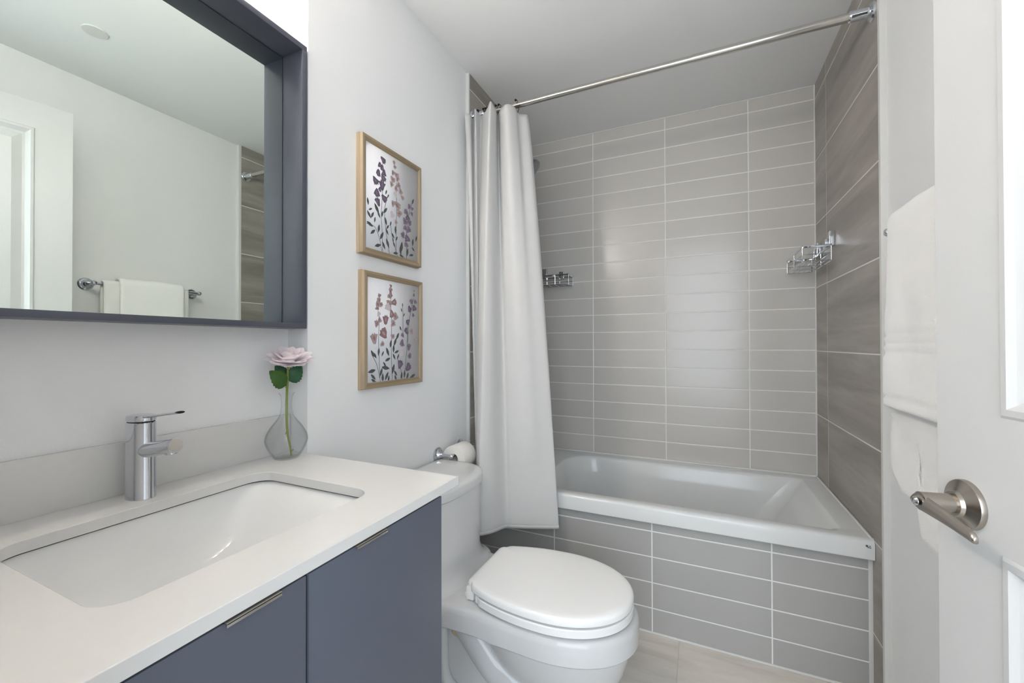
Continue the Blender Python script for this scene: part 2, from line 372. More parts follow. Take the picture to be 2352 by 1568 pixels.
b = bmesh.new(); box(b, XV, XV+0.012, CN, CF, CZ, CZ+0.105, 0.001)
tag(build('backsplash', b, QUARTZ, org=(XV, 0.43, CZ)), 'low white quartz backsplash standing at the back of the countertop', 'backsplash')
# undermount basin
b = bmesh.new()
def basin(z, l, r, nr, f, rad): return rrect(SX0-0.008+l, SX1+0.008-r, SY0-0.008+nr, SY1+0.008-f, rad, z, 10)
zt = CZ-0.0212
R = [basin(zt, -0.012, -0.012, -0.012, -0.012, 0.055), basin(zt, 0, 0, 0, 0, 0.048), basin(zt-0.012, 0.004, 0.005, 0.008, 0.012, 0.05),
     basin(zt-0.05, 0.010, 0.014, 0.020, 0.040, 0.055), basin(zt-0.09, 0.018, 0.024, 0.034, 0.072, 0.058), basin(zt-0.118, 0.032, 0.036, 0.055, 0.105, 0.06),
     basin(zt-0.131, 0.055, 0.056, 0.085, 0.14, 0.06), basin(zt-0.136, 0.10, 0.10, 0.15, 0.19, 0.05)]
loft(b, R, False, True)
Ro = [[p + Vector((0, 0, 0)) for p in R[0]], basin(zt-0.02, -0.012, -0.012, -0.012, -0.012, 0.055), basin(zt-0.10, 0.005, 0.010, 0.02, 0.055, 0.06), basin(zt-0.150, 0.05, 0.05, 0.10, 0.15, 0.06)]
loft(b, Ro, False, True)
bmesh.ops.remove_doubles(b, verts=b.verts[:], dist=1e-5)
snk = build('sink_basin', b, BASIN, org=(-0.785, 0.4445, CZ-0.18), sharp=50)
tag(snk, 'white rectangular undermount sink set below the countertop', 'sink')
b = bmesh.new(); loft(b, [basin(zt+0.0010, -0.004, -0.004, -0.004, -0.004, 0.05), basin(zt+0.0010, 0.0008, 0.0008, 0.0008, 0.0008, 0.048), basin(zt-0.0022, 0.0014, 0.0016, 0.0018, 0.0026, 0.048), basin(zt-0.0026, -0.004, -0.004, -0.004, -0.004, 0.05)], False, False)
build('seam_shade_strip', b, SEAM_SHADE, snk)['label'] = 'dark strip painted as the shadow gap under the countertop edge'  # dark-coloured ring painting in the shadow gap between counter and basin
b = bmesh.new(); lathe(b, [(0.0215, 0), (0.0215, 0.003), (0.018, 0.0045), (0.003, 0.005)], (-0.785, 0.42, zt-0.1365), n=24); build('drain', b, CHROME, snk)

# faucet
FX, FY, FZ = -1.014, 0.4440, CZ
fau = thing('faucet', 'chrome single lever faucet standing behind the sink', 'faucet', (FX, FY, FZ))
def ell(rx, ry, z, n=40, cx=FX, cy=FY): return [Vector((cx+rx*cos(2*pi*i/n), cy+ry*sin(2*pi*i/n), FZ+z)) for i in range(n)]
b = bmesh.new()
loft(b, [ell(0.0310, 0.0225, 0), ell(0.0310, 0.0225, 0.0015), ell(0.0303, 0.0220, 0.003), ell(0.0298, 0.0218, 0.14), ell(0.0298, 0.0218, 0.1485), ell(0.0288, 0.0208, 0.1495)])
build('faucet_body', b, CHROME, fau)
b = bmesh.new()
loft(b, [ell(0.0275, 0.0200, 0.1496), ell(0.0275, 0.0200, 0.1512)]); build('cap_gap', b, DARK, fau)
b = bmesh.new()
def tilt(r): return [Vector((p.x, p.y, p.z+(p.x-FX)*0.02)) for p in r]
loft(b, [tilt(ell(0.0290, 0.0210, 0.1513)), tilt(ell(0.0299, 0.0219, 0.1525)), tilt(ell(0.0299, 0.0219, 0.1600)), tilt(ell(0.0288, 0.0208, 0.1622)), tilt(ell(0.024, 0.017, 0.1632))])
capo = build('faucet_cap', b, CHROME, fau)
b = bmesh.new()
a = Vector((FX+0.012, FY, FZ+0.1585)); t = Vector((-0.878, FY, EYE-0.1245)); 
tube(b, [a, a.lerp(t, 0.15), a.lerp(t, 0.5), a.lerp(t, 0.97), t], [0.010, 0.0095, 0.008, 0.0068, 0.0055], 16, sq=(0.34, 1))
lv = build('faucet_lever', b, CHROME, capo)
b = bmesh.new(); tube(b, [t+Vector((-0.006, 0, -0.0004)), t+Vector((0.0012, 0, 0.0004))], 0.0066, 16, sq=(0.36, 1)); build('lever_tip', b, BRONZE, lv)['label'] = 'dark end tip of the lever'
b = bmesh.new()
s0, s1 = Vector((FX+0.010, FY, FZ+0.0925)), Vector((-0.893, FY, EYE-0.1870))
dv = (s1-s0).normalized()
tube(b, [s0, s0.lerp(s1, .2), s0.lerp(s1, .6), s1-dv*0.002, s1], [0.0150, 0.0146, 0.0140, 0.0137, 0.0128], 28)
spt = build('faucet_spout', b, CHROME, fau)
b = bmesh.new(); lathe(b, [(0.0122, 0), (0.0120, 0.0008), (0.0005, 0.001)], s1, dv, 28); build('spout_end_cap', b, SATIN, spt)['label'] = 'brushed round end face of the spout'
b = bmesh.new(); q = s0.lerp(s1, 0.86); lathe(b, [(0.0098, 0.004), (0.0098, 0.0148), (0.0085, 0.0155), (0.002, 0.0155)], q, (0.1, 0, -1), 20); build('aerator', b, CHROME, spt)
b = bmesh.new(); lathe(b, [(0.0034, 0), (0.0034, 0.0012), (0.0005, 0.0016)], Vector((FX+0.0297*cos(-0.5), FY+0.0218*sin(-0.5), FZ+0.1555)), (0.8, -0.6, 0), 14); build('index_button', b, CHROME, capo)

# framed mirror set in the alcove
mir = thing('framed_mirror', 'large mirror in a deep slate grey box frame on the alcove wall', 'mirror', (XV, 0.43, 1.212))
FXF = -0.991; MY0, MY1, MZ0, MZ1 = 0.055, 0.8055, 1.2115, 1.9950; ft = 0.0135; XM = -1.0705
b = bmesh.new()
box(b, XV+0.001, FXF, MY0, MY1, MZ0, MZ0+ft, 0.0006); box(b, XV+0.001, FXF, MY0, MY1, MZ1-0.0150, MZ1, 0.0006)
box(b, XV+0.001, FXF, MY0, MY0+ft, MZ0+ft, MZ1-0.0150, 0.0006); box(b, XV+0.001, FXF, MY1-ft-0.001, MY1, MZ0+ft, MZ1-0.0150, 0.0006)
build('mirror_frame', b, SLATED, mir)
b = bmesh.new(); box(b, XV+0.0012, XM, MY0+ft+0.001, MY1-ft-0.0025, MZ0+ft+0.001, MZ1-0.0165); build('mirror_glass', b, MIRR, mir)
b = bmesh.new(); box(b, XV+0.0010, XM-0.0008, MY0+ft, MY1-ft-0.001, MZ0+ft, MZ1-0.0150)
build('mirror_backing', b, DARK, mir)
# vanity light above the mirror
vl = thing('vanity_light', 'wall light with frosted glass shades above the mirror', 'light', (XV, 0.43, 2.10))
b = bmesh.new(); box(b, XV, XV+0.018, 0.20, 0.655, 2.135, 2.205, 0.004); build('back_plate', b, CHROME, vl)
for y in (0.27, 0.43, 0.59):
    b = bmesh.new(); tube(b, curve([(XV+0.014, y, 2.17), (XV+0.05, y, 2.172), (XV+0.072, y, 2.185), (XV+0.074, y, 2.205)], 5), 0.008, 12)
    lathe(b, [(0.008, 0), (0.024, 0.004), (0.025, 0.028), (0.008, 0.032)], (XV+0.074, y, 2.195), n=24); arm = build('lamp_arm', b, CHROME, vl)
    b = bmesh.new(); lathe(b, [(0.022, 0), (0.034, -0.012), (0.040, -0.05), (0.043, -0.092), (0.041, -0.093), (0.038, -0.05), (0.032, -0.014), (0.005, -0.006)], (XV+0.074, y, 2.197), n=28, cap0=False, cap1=False); build('lamp_shade', b, SHADE, vl)

# ------------------------------------------------------------------ bud vase with one flower
VX, VY = -1.004, 0.7550
b = bmesh.new()
po = [(0.0, 0.0), (0.026, 0.0), (0.031, 0.003), (0.043, 0.022), (0.0505, 0.042), (0.0515, 0.052), (0.048, 0.066), (0.038, 0.084), (0.026, 0.100), (0.0165, 0.116), (0.0135, 0.134), (0.0132, 0.150), (0.0150, 0.164), (0.0195, 0.1735)]
pi_ = [(r-0.0016 if r > 0.004 else 0, h+(0.0028 if i < 4 else 0)) for i, (r, h) in enumerate(po)][1:]
pi_[0] = (0.020, 0.0040); pi_ = [(0.0, 0.0038)] + pi_
pi_[-1] = (0.0183, 0.1735)
prof = [(p.x, p.y) for p in curve([(r, h, 0) for r, h in po[1:]], 4)]
inner = [(p.x, p.y) for p in curve([(r, h, 0) for r, h in pi_[1:]], 4)]
lathe(b, [(0.0, 0.0)] + prof + inner[::-1] + [(0.0, 0.0038)], (VX, VY, CZ+0.0003), n=48, cap0=False, cap1=False)
bmesh.ops.remove_doubles(b, verts=b.verts[:], dist=3e-5)
tag(build('bud_vase', b, GLASS, org=(VX, VY, CZ), sharp=60), 'clear round-bellied glass bud vase on the corner of the countertop', 'vase')
GREEN = mat('stem_green', (128, 140, 62), 0.5, var=(40, 0.25)); LEAFM = mat('leaf_green', (62, 98, 38), 0.45, var=(60, 0.3), spec=0.4); LEAFB = mat('leaf_deep_green', (46, 88, 58), 0.45, var=(60, 0.3), spec=0.4)
PETAL = petal_mat('pink_petal', (255, 250, 252)); HEART = petal_mat('petal_heart', (254, 246, 244))
fl = thing('artificial_flower', 'single pale pink flower with green leaves standing in the glass bud vase', 'flower', (VX, VY, CZ+0.02))
b = bmesh.new()
st = curve([(VX+0.013, VY+0.004, CZ+0.0065), (VX+0.010, VY+0.003, CZ+0.03), (VX+0.003, VY, CZ+0.07), (VX, VY, CZ+0.13), (VX+0.001, VY+0.001, CZ+0.20), (VX+0.004, VY+0.002, CZ+0.252)], 6)
tube(b, st, [0.0018+0.0014*min(1, i/14) for i in range(len(st))], 10)
tube(b, [(VX+0.003, VY, CZ+0.075), (VX-0.001, VY-0.003, CZ+0.063)], [0.0016, 0.0008], 8); tube(b, [(VX+0.012, VY+0.004, CZ+0.018), (VX+0.016, VY+0.009, CZ+0.023)], [0.0016, 0.0008], 8)
build('stem', b, GREEN, fl)
# leaves: camera-facing pair and one tucked behind
def leaf(base, tip, width, side, m, curl=0.006):
    b = bmesh.new(); base, tip = Vector(base), Vector(tip); ax = tip-base; sd = Vector(side).normalized(); nm = ax.cross(sd).normalized(); rows = []
    N_ = 14
    for i in range(N_+1):
        t = i/N_; w = width*(sin(pi*t**0.75)**0.8 if 0 < t < 1 else 0)
        w *= 1+0.07*((i % 2)*2-1)*(1 if 2 < i < N_ else 0)
        row = []
        for s in (-1, -0.5, 0, 0.5, 1):
            row.append(base + ax*t + sd*(w*s) + nm*(0.004*abs(s) - curl*sin(pi*t)))
        rows.append(row)
    for off in (0, -0.0006):
        V = [[b.verts.new(p+nm*off) for p in r] for r in rows]
        for r0, r1 in zip(V, V[1:]):
            for k in range(4): b.faces.new((r0[k], r0[k+1], r1[k+1], r1[k]))
    return build('leaf', b, m, fl, recalc=False)
sd = Vector((0.42, 0.90, 0))                      # the way the leaf pair spreads
hb = Vector((VX+0.002, VY+0.001, 0))
def fp(s, z, d=0): return hb + sd*s + Vector((0.9, -0.42, 0))*d + Vector((0, 0, CZ+z))
leaf(fp(-0.003, 0.192, 0.002), fp(-0.045, 0.234, 0.018), 0.021, (0.25, 0.55, 0.85), LEAFM)
leaf(fp(0.003, 0.205, 0.0), fp(0.036, 0.243, 0.004), 0.021, (0.3, 0.6, -0.8), LEAFB)
leaf(fp(-0.001, 0.215, -0.004), fp(-0.028, 0.247, -0.010), 0.015, (0.3, 0.7, 0.6), LEAFB)
b = bmesh.new(); tube(b, [fp(-0.001, 0.184), fp(-0.006, 0.19, 0.003)], 0.0011, 8); tube(b, [fp(0.0, 0.198), fp(0.004, 0.207, 0.0)], 0.0011, 8); build('leaf_stalk', b, GREEN, fl)
# blossom: rings of pointed petals
random.seed(4)
bm_ = bmesh.new(); HC = Vector((VX+0.005, VY+0.003, CZ+0.250))
def petal(bm, az, el, L, wd, r0, z0, cup, mi):
    out = Vector((cos(az), sin(az), 0)); tg = Vector((-sin(az), cos(az), 0)); upv = Vector((0, 0, 1)); rows = []
    for i in range(9):
        t = i/8; e = el + cup*t
        if i == 0: p = HC + out*r0 + upv*z0
        else: p = p + (out*cos(e)+upv*sin(e))*(L/8)
        w = wd*(0.45+0.55*sin(pi*min(1, t*1.25)*0.62))*(1 if t < 0.62 else sqrt(max(0.0, 1-((t-0.62)/0.385)**2)))
        nrm = (-out*sin(e)+upv*cos(e))
        rows.append([p + tg*(w*s) + nrm*(0.30*w*s*s) for s in (-1, -0.5, 0, 0.5, 1)])
    for off in (0,):
        V = [[bm.verts.new(q + Vector((0, 0, -0.0005*off))) for q in r] for r in rows]
        for r0_, r1_ in zip(V, V[1:]):
            for k in range(4):
                f = bm.faces.new((r0_[k], r0_[k+1], r1_[k+1], r1_[k])); f.material_index = mi
for n_, el, L, wd, r0, z0, cup, mi in ((9, 0.02, 0.060, 0.0180, 0.004, 0.001, 0.30, 0), (9, 0.30, 0.058, 0.0180, 0.004, 0.004, 0.25, 0), (9, 0.55, 0.050, 0.0155, 0.004, 0.006, 0.2, 0), (8, 0.80, 0.041, 0.0125, 0.003, 0.007, 0.2, 0), (8, 1.02, 0.032, 0.0095, 0.003, 0.008, 0.2, 1), (6, 1.2, 0.024, 0.007, 0.002, 0.009, 0.3, 1), (5, 1.35, 0.017, 0.005, 0.001, 0.009, 0.4, 1)):
    a0 = random.random()*6
    for k in range(n_): petal(bm_, a0+2*pi*k/n_+random.uniform(-.1, .1), el+random.uniform(-.1, .1), L*random.uniform(.93, 1.05), wd, r0, z0, cup+random.uniform(-.1, .1), mi)
lathe(bm_, [(0.004, -0.006), (0.008, 0.0), (0.006, 0.006), (0.001, 0.008)], HC, n=16)
bmesh.ops.rotate(bm_, verts=bm_.verts[:], cent=HC, matrix=Matrix.Rotation(radians(17), 3, Vector((0.42, 0.90, 0))))
build('blossom', bm_, [PETAL, HEART], fl, recalc=False)

# ------------------------------------------------------------------ pair of framed prints
WCOL = [mat('ink_purple', (108, 95, 114), .7, var=(120, .35)), mat('ink_dusty_pink', (174, 153, 151), .7, var=(120, .3)), mat('ink_pale_wash', (208, 196, 198), .7, var=(120, .08)),
        mat('ink_mauve', (134, 116, 134), .7, var=(120, .35)), mat('ink_rose_brown', (150, 116, 120), .7, var=(120, .3)), mat('ink_grey', (122, 120, 124), .7), mat('ink_grey_green', (84, 86, 83), .7, var=(90, .35))]
ART_A=dict(petal=[[0.302,0.908,45,0],[0.239,0.841,35,0],[0.284,0.826,38,0],[0.213,0.758,42,0],[0.32,0.788,38,0],[0.302,0.731,48,0],[0.161,0.668,52,0],[0.284,0.654,58,0],[0.187,0.558,50,0],[0.243,0.605,30,0],[0.32,0.534,52,0],[0.204,0.473,48,0],[0.508,0.947,28,1],[0.527,0.908,28,1],[0.488,0.837,32,1],[0.556,0.832,42,1],[0.479,0.77,44,1],[0.576,0.802,38,1],[0.459,0.711,36,1],[0.596,0.737,40,1],[0.546,0.694,34,1],[0.636,0.687,42,1],[0.677,0.631,34,1],[0.537,0.632,38,2],[0.488,0.521,38,1],[0.576,0.521,62,1],[0.616,0.45,52,1],[0.469,0.408,42,2],[0.546,0.345,28,1],[0.823,0.568,36,3],[0.888,0.562,26,3],[0.759,0.497,42,3],[0.877,0.502,28,3],[0.791,0.441,42,0],[0.728,0.392,44,3],[0.823,0.401,44,3],[0.738,0.322,38,3],[0.812,0.316,46,3],[0.687,0.241,42,3],[0.78,0.217,52,0],[0.759,0.151,40,3]],leaf=[[0.034,0.437,40,100],[0.076,0.373,30,30],[0.054,0.318,45,130],[0.11,0.325,40,60],[0.152,0.288,32,80],[0.187,0.403,60,125],[0.222,0.354,40,120],[0.338,0.418,48,50],[0.284,0.372,36,80],[0.068,0.229,50,160],[0.222,0.217,46,80],[0.118,0.165,45,40],[0.275,0.156,52,60],[0.204,0.049,50,20],[0.311,0.067,46,120],[0.348,0.314,48,110],[0.384,0.263,34,50],[0.441,0.309,30,70],[0.375,0.213,38,120],[0.537,0.263,46,90],[0.488,0.195,36,130],[0.556,0.177,34,60],[0.488,0.15,30,100],[0.384,0.099,55,115],[0.508,0.109,36,120],[0.656,0.104,66,80],[0.636,0.06,50,100],[0.537,0.025,42,10],[0.666,0.009,46,160],[0.78,0.072,50,80],[0.866,0.054,40,15],[0.91,0.123,34,140],[0.976,0.251,40,70],[0.898,0.196,46,85],[0.356,0.606,30,70],[0.393,0.576,26,60],[0.899,0.643,40,65]],stem=[[[0.293,0.618],[0.266,0.364],[0.284,0.177],[0.293,-0.012]],[[0.556,0.757],[0.56,0.478],[0.546,0.225],[0.546,0.006]],[[0.899,0.659],[0.791,0.426],[0.759,0.213],[0.763,-0.003]],[[0.01,0.226],[0.152,0.218],[0.239,0.112],[0.275,0.004]],[[0.384,0.574],[0.329,0.426],[0.348,0.237],[0.422,-0.012]],[[0.441,0.294],[0.479,0.163],[0.576,0.001]]])
ART_B=dict(petal=[[0.207,0.839,28,1],[0.197,0.791,36,1],[0.175,0.751,42,1],[0.229,0.755,36,1],[0.166,0.713,32,1],[0.193,0.658,34,2],[0.158,0.563,44,1],[0.211,0.602,34,1],[0.115,0.422,62,1],[0.283,0.471,68,4],[0.256,0.366,34,1],[0.413,0.953,22,4],[0.413,0.914,34,1],[0.413,0.87,38,4],[0.39,0.844,34,1],[0.385,0.775,50,1],[0.366,0.735,52,2],[0.481,0.792,46,4],[0.432,0.67,48,4],[0.51,0.649,46,1],[0.319,0.607,58,4],[0.461,0.573,46,1],[0.451,0.445,36,1],[0.897,0.947,12,5],[0.897,0.9,22,5],[0.841,0.827,32,3],[0.93,0.828,32,3],[0.798,0.741,42,0],[0.907,0.758,46,0],[0.881,0.682,26,3],[0.766,0.604,42,0],[0.734,0.505,42,0],[0.841,0.502,40,1],[0.651,0.458,32,3],[0.64,0.376,46,3],[0.919,0.422,24,1],[0.787,0.335,46,3],[0.63,0.265,40,2],[0.802,0.241,36,3],[0.6,0.154,56,0],[0.772,0.118,56,0]],leaf=[[0.265,0.271,32,60],[0.193,0.29,44,85],[0.089,0.273,46,125],[0.132,0.254,36,120],[0.357,0.288,52,115],[0.357,0.211,46,20],[0.301,0.165,36,130],[0.32,0.13,62,170],[0.413,0.366,44,80],[0.5,0.386,50,65],[0.549,0.446,46,60],[0.471,0.317,46,85],[0.53,0.286,40,20],[0.559,0.236,34,60],[0.481,0.238,40,120],[0.461,0.11,60,70],[0.51,0.068,40,130],[0.072,0.108,56,10],[0.098,0.051,46,140],[0.106,0.013,42,150],[0.238,0.091,48,70],[0.265,0.032,52,90],[0.338,0.047,52,60],[0.375,0.016,40,80],[0.51,0.019,40,110],[0.63,0.032,46,80],[0.755,0.025,46,70],[0.863,0.015,56,25],[0.692,0.049,46,85],[0.61,0.528,30,120],[0.651,0.773,24,90],[0.681,0.673,24,60],[0.63,0.721,24,110]],stem=[[[0.202,0.64],[0.193,0.451],[0.197,0.272],[0.22,-0.008]],[[0.413,0.826],[0.432,0.513],[0.429,0.268],[0.446,-0.002]],[[0.755,0.583],[0.749,0.366],[0.723,0.212],[0.692,0.019]],[[0.646,0.793],[0.661,0.661],[0.657,0.468]],[[0.885,0.862],[0.798,0.626],[0.755,0.376]],[[0.549,0.216],[0.61,0.114],[0.64,0.011]],[[0.072,0.265],[0.158,0.169],[0.211,0.035]]])

def picture(y0, y1, z0, z1, art, label, seed):
    rnd = random.Random(seed)
    p = thing('framed_print', label, 'picture', (XP, (y0+y1)/2, z0), 'pair of framed flower prints')
    xf = -0.969; b = bmesh.new(); fw_ = 0.021
    # moulding profile (depth from wall, inset from outer edge), swept round the four mitred sides
    prof = [(0.0, 0.0), (0.013, 0.0), (0.014, 0.0022), (0.0255, 0.0022), (0.026, 0.003), (0.026, 0.011), (0.0240, 0.0125), (0.0240, 0.016), (0.0215, 0.0175), (0.0210, fw_), (0.0, fw_)]
    rings = [[Vector((XP+d, y0+i, z0+i)), Vector((XP+d, y1-i, z0+i)), Vector((XP+d, y1-i, z1-i)), Vector((XP+d, y0+i, z1-i))] for d, i in prof]
    R = [[b.verts.new(q) for q in r] for r in rings]
    for a_, c_ in zip(R, R[1:]+R[:1]):
        for i in range(4):
            f = b.faces.new((a_[i], a_[(i+1) % 4], c_[(i+1) % 4], c_[i])); f.material_index = 1 if i in (0, 2) else 0
    build('picture_frame', b, [OAK, OAKY], p, 25)
    b = bmesh.new(); a0, a1, c0, c1 = y0+fw_, y1-fw_, z0+fw_, z1-fw_; px = XP+0.0205
    box(b, XP+0.002, px, a0, a1, c0, c1)
    def pt(u, v, k): return Vector((px+0.00015*k, a0+u*(a1-a0), c0+v*(c1-c0)))
    HH = (c1-c0); k4 = 0.000345       # brush-size unit
    lay = [1.0]
    def shape(u, v, ln, wd, ang, mi, pts):
        lay[0] += 0.02; vs = []
        for s, t in pts:
            dx = ln*t*cos(ang)-wd*s*sin(ang); dz = ln*t*sin(ang)+wd*s*cos(ang)
            q = pt(u, v, lay[0]); q.y = min(max(q.y+dx, a0+0.001), a1-0.001); q.z = min(max(q.z+dz, c0+0.001), c1-0.001); vs.append(b.verts.new(q))
        f = b.faces.new(vs); f.material_index = mi+1
    LEAF = [(0, -1), (0.55, -0.45), (0.8, 0.05), (0.5, 0.6), (0, 1), (-0.5, 0.6), (-0.8, 0.05), (-0.55, -0.45)]
    for s in art['stem']:
        q = curve([pt(u, v, 1) for u, v in s], 5)
        for i, (m0, m1) in enumerate(zip(q, q[1:])):
            d = (m1-m0); w = Vector((0, -d.z, d.y)).normalized()*0.0010
            f = b.faces.new([b.verts.new(x) for x in (m0-w, m0+w, m1+w, m1-w)]); f.material_index = 7
    for u, v, s, a in art['leaf']:
        shape(u, v, s*k4*0.95, s*k4*0.42, radians(a), 6, LEAF)
    for u, v, s, c in art['petal']:
        r = s*k4*0.95; a = rnd.uniform(0.2, 2.9)*(1 if rnd.random() < .5 else -1)
        # bell-like floret: three overlapping lobes
        bell = [(0, -1), (0.35, -0.75), (0.62, -0.2), (0.95, 0.55), (0.5, 0.62), (0.25, 0.95), (0, 0.7), (-0.3, 0.9), (-0.55, 0.55), (-0.9, 0.5), (-0.6, -0.25), (-0.32, -0.75)]
        bell = [(x+rnd.uniform(-.1, .1), y+rnd.uniform(-.1, .1)) for x, y in bell]
        shape(u, v, r, r*0.95, a, c, bell)
        if c in (0, 3, 1, 4): shape(u+rnd.uniform(-.01, .01), v, r*0.5, r*0.3, a, {0: 3, 3: 0, 1: 4, 4: 1}[c], LEAF)
    build('print', b, [PAPER]+WCOL, p, None, recalc=False)
picture(0.990, 1.2975, EYE+0.2935, EYE+0.6790, ART_A, 'oak framed flower print with purple, pink and mauve spires, hanging above the other', 1)
picture(0.9975, 1.3045, EYE-0.1440, EYE+0.2415, ART_B, 'oak framed flower print of rose-brown and lilac spires, hanging below the other', 2)

# ------------------------------------------------------------------ toilet
TY = 1.243; toi = thing('toilet', 'white one-piece toilet with closed lid between the vanity and the bathtub', 'toilet', (-0.6, TY, 0))
def egg(xb, xc, xf, w, pb, pf, z, n=72, wz=0):
    out = []
    for i in range(n):
        a = 2*pi*i/n; c, s = cos(a), sin(a); p = pf if c >= 0 else pb; A = (xf-xc) if c >= 0 else (xc-xb)
        out.append(Vector((xc+A*math.copysign(abs(c)**(2/p), c), TY+w*math.copysign(abs(s)**(2/p if c < 0 else 2/pf), s), z)))
    return out
b = bmesh.new()
# bowl underside and front pedestal
loft(b, [egg(-0.50, -0.40, -0.243, 0.098, 5, 3.2, 0), egg(-0.50, -0.40, -0.243, 0.098, 5, 3.2, 0.02), egg(-0.485, -0.40, -0.252, 0.092, 5, 3.0, 0.04), egg(-0.485, -0.40, -0.254, 0.091, 5, 3.0, 0.125)], True, True)
loft(b, [egg(-0.52, -0.40, -0.262, 0.086, 2.6, 2.4, 0.115), egg(-0.56, -0.40, -0.240, 0.105, 2.4, 2.3, 0.140), egg(-0.60, -0.41, -0.220, 0.130, 2.3, 2.2, 0.175), egg(-0.63, -0.42, -0.203, 0.150, 2.3, 2.1, 0.215),
         egg(-0.655, -0.42, -0.190, 0.165, 2.3, 2.1, 0.26), egg(-0.665, -0.42, -0.182, 0.1745, 2.3, 2.1, 0.295), egg(-0.665, -0.42, -0.180, 0.176, 2.3, 2.1, 0.303)], True, True)
# rim band running back into the tank deck
def rim(ins, z, drop=0):
    half = []
    xs = [-0.975+0.012*k for k in range(46)]
    def wd(x):
        P = [(-0.98, 0.200), (-0.86, 0.199), (-0.78, 0.190), (-0.70, 0.175), (-0.62, 0.1735), (-0.52, 0.181), (-0.42, 0.1845)]
        for (x0, w0), (x1, w1) in zip(P, P[1:]):
            if x <= x1:
                t = max(0, (x-x0)/(x1-x0)); t = t*t*(3-2*t); return w0+(w1-w0)*t
        A = 0.256; return 0.1845*max(0, 1-((x+0.42)/A)**2.15)**(1/2.15)
    for k in range(60):
        x = -0.975+ins+(0.555-ins)*k/60; half.append((x, wd(x)-ins))
    for k in range(33):
        a = pi/2*(1-k/32); A, B = 0.256-ins, 0.1845-ins
        half.append((-0.42+A*cos(a)**(2/2.15), B*max(0, sin(a))**(2/2.15)))
    def zz(x): return z - drop*max(0, min(1, (-0.62-x)/0.25))
    ring = [Vector((x, TY-y, zz(x))) for x, y in half] + [Vector((x, TY+y, zz(x))) for x, y in half[-2::-1]]
    return ring
loft(b, [rim(0.020, 0.294, 0.0), rim(0.006, 0.297, 0.0), rim(0.0, 0.304, 0.0), rim(0.0, 0.350), rim(0.003, 0.362), rim(0.010, 0.3685), rim(0.020, 0.370), rim(0.05, 0.370)], True, True)
# recessed rear of the base, side ridge and the sculpted trapway
loft(b, [egg(-0.955, -0.70, -0.30, 0.085, 6, 3, 0), egg(-0.955, -0.70, -0.30, 0.080, 6, 3, 0.06), egg(-0.955, -0.70, -0.32, 0.072, 6, 3, 0.30)])
for s in (-1, 1):
    y = TY+s*0.083
    tube(b, curve([(-0.80, y, 0.315), (-0.725, y, 0.290), (-0.655, y, 0.215), (-0.590, y, 0.150), (-0.510, y, 0.108), (-0.43, y-s*0.02, 0.085)], 8), [0.030+0.016*min(1, k/10) for k in range(41)], 20, sq=(1.0, 0.62))
    tube(b, curve([(-0.775, y, 0.33), (-0.775, y+s*0.012, 0.26), (-0.775, y+s*0.012, 0.14), (-0.765, y+s*0.012, 0.08), (-0.73, y+s*0.010, 0.045), (-0.66, y+s*0.008, 0.028), (-0.50, y+s*0.004, 0.022)], 8), 0.020, 16)
# tank, flaring into the deck
def tank(o, z): return egg(-0.985, -0.905, -0.742+o, 0.198+o*0.9, 14, 3.0, z)
loft(b, [tank(0.040, 0.366), tank(0.028, 0.371), tank(0.014, 0.382), tank(0.005, 0.400), tank(0.0, 0.425), tank(-0.001, 0.55), tank(0.001, 0.652)])
build('toilet_body', b, CERAM, toi, 40)
b = bmesh.new()
def tlid(o, z): return egg(-0.988+max(0, -o)*0.4, -0.905, -0.733+o, 0.2075+o, 14, 3.0, z)
loft(b, [tlid(-0.006, 0.6535), tlid(0.0, 0.6575), tlid(0.001, 0.668), tlid(0.0, 0.683), tlid(-0.004, 0.690), tlid(-0.012, 0.694), tlid(-0.030, 0.6958), tlid(-0.07, 0.6968)])
build('tank_lid', b, CERAM, toi, 40)
def seat_out(ins, z, xb=-0.668, rise=0.0):
    half = []; xc, W_, A, AF = -0.415, 0.182-ins, 0.339, 0.236-ins; yb = W_*sqrt(1-((xb+ins-xc)/A)**2)
    half.append((xb+ins, 0.0)); half.append((xb+ins, yb*0.5)); r = 0.016
    for k in range(7):
        a = pi*0.5*k/6; half.append((xb+ins+r-r*cos(a), yb-r+r*sin(a)))
    for k in range(1, 22):
        x = xb+ins+r+(xc-xb-ins-r)*k/22; half.append((x, W_*sqrt(1-((x-xc)/A)**2)))
    for k in range(34):
        a = pi/2*(1-k/33); half.append((xc+AF*cos(a)**(2/2.1), W_*max(0, sin(a))**(2/2.1)))
    f = lambda x: z
    return [Vector((x, TY-y, f(x))) for x, y in half] + [Vector((x, TY+y, f(x))) for x, y in half[-2:0:-1]]
b = bmesh.new()
loft(b, [seat_out(0.085, 0.3700, -0.635), seat_out(0.085, 0.3758, -0.635), seat_out(0.003, 0.3764, -0.635), seat_out(0.0, 0.379, -0.635), seat_out(0.0, 0.3975, -0.635), seat_out(0.003, 0.4002, -0.635), seat_out(0.085, 0.4006, -0.635), seat_out(0.085, 0.4050, -0.635)])
build('toilet_seat', b, PLAST, toi, 40)
b = bmesh.new()
loft(b, [seat_out(0.085, 0.4060), seat_out(0.003, 0.4063), seat_out(0.0, 0.4085), seat_out(0.0, 0.420), seat_out(0.003, 0.4265), seat_out(0.009, 0.4298), seat_out(0.022, 0.4315), seat_out(0.07, 0.4335), seat_out(0.12, 0.434)])
for s in (-1, 1):                                  # lid cheeks folding down over the hinge
    box(b, -0.668, -0.640, TY+s*0.110-0.016, TY+s*0.110+0.016, 0.372, 0.412, 0.006)
build('toilet_seat_lid', b, PLAST, toi, 40)
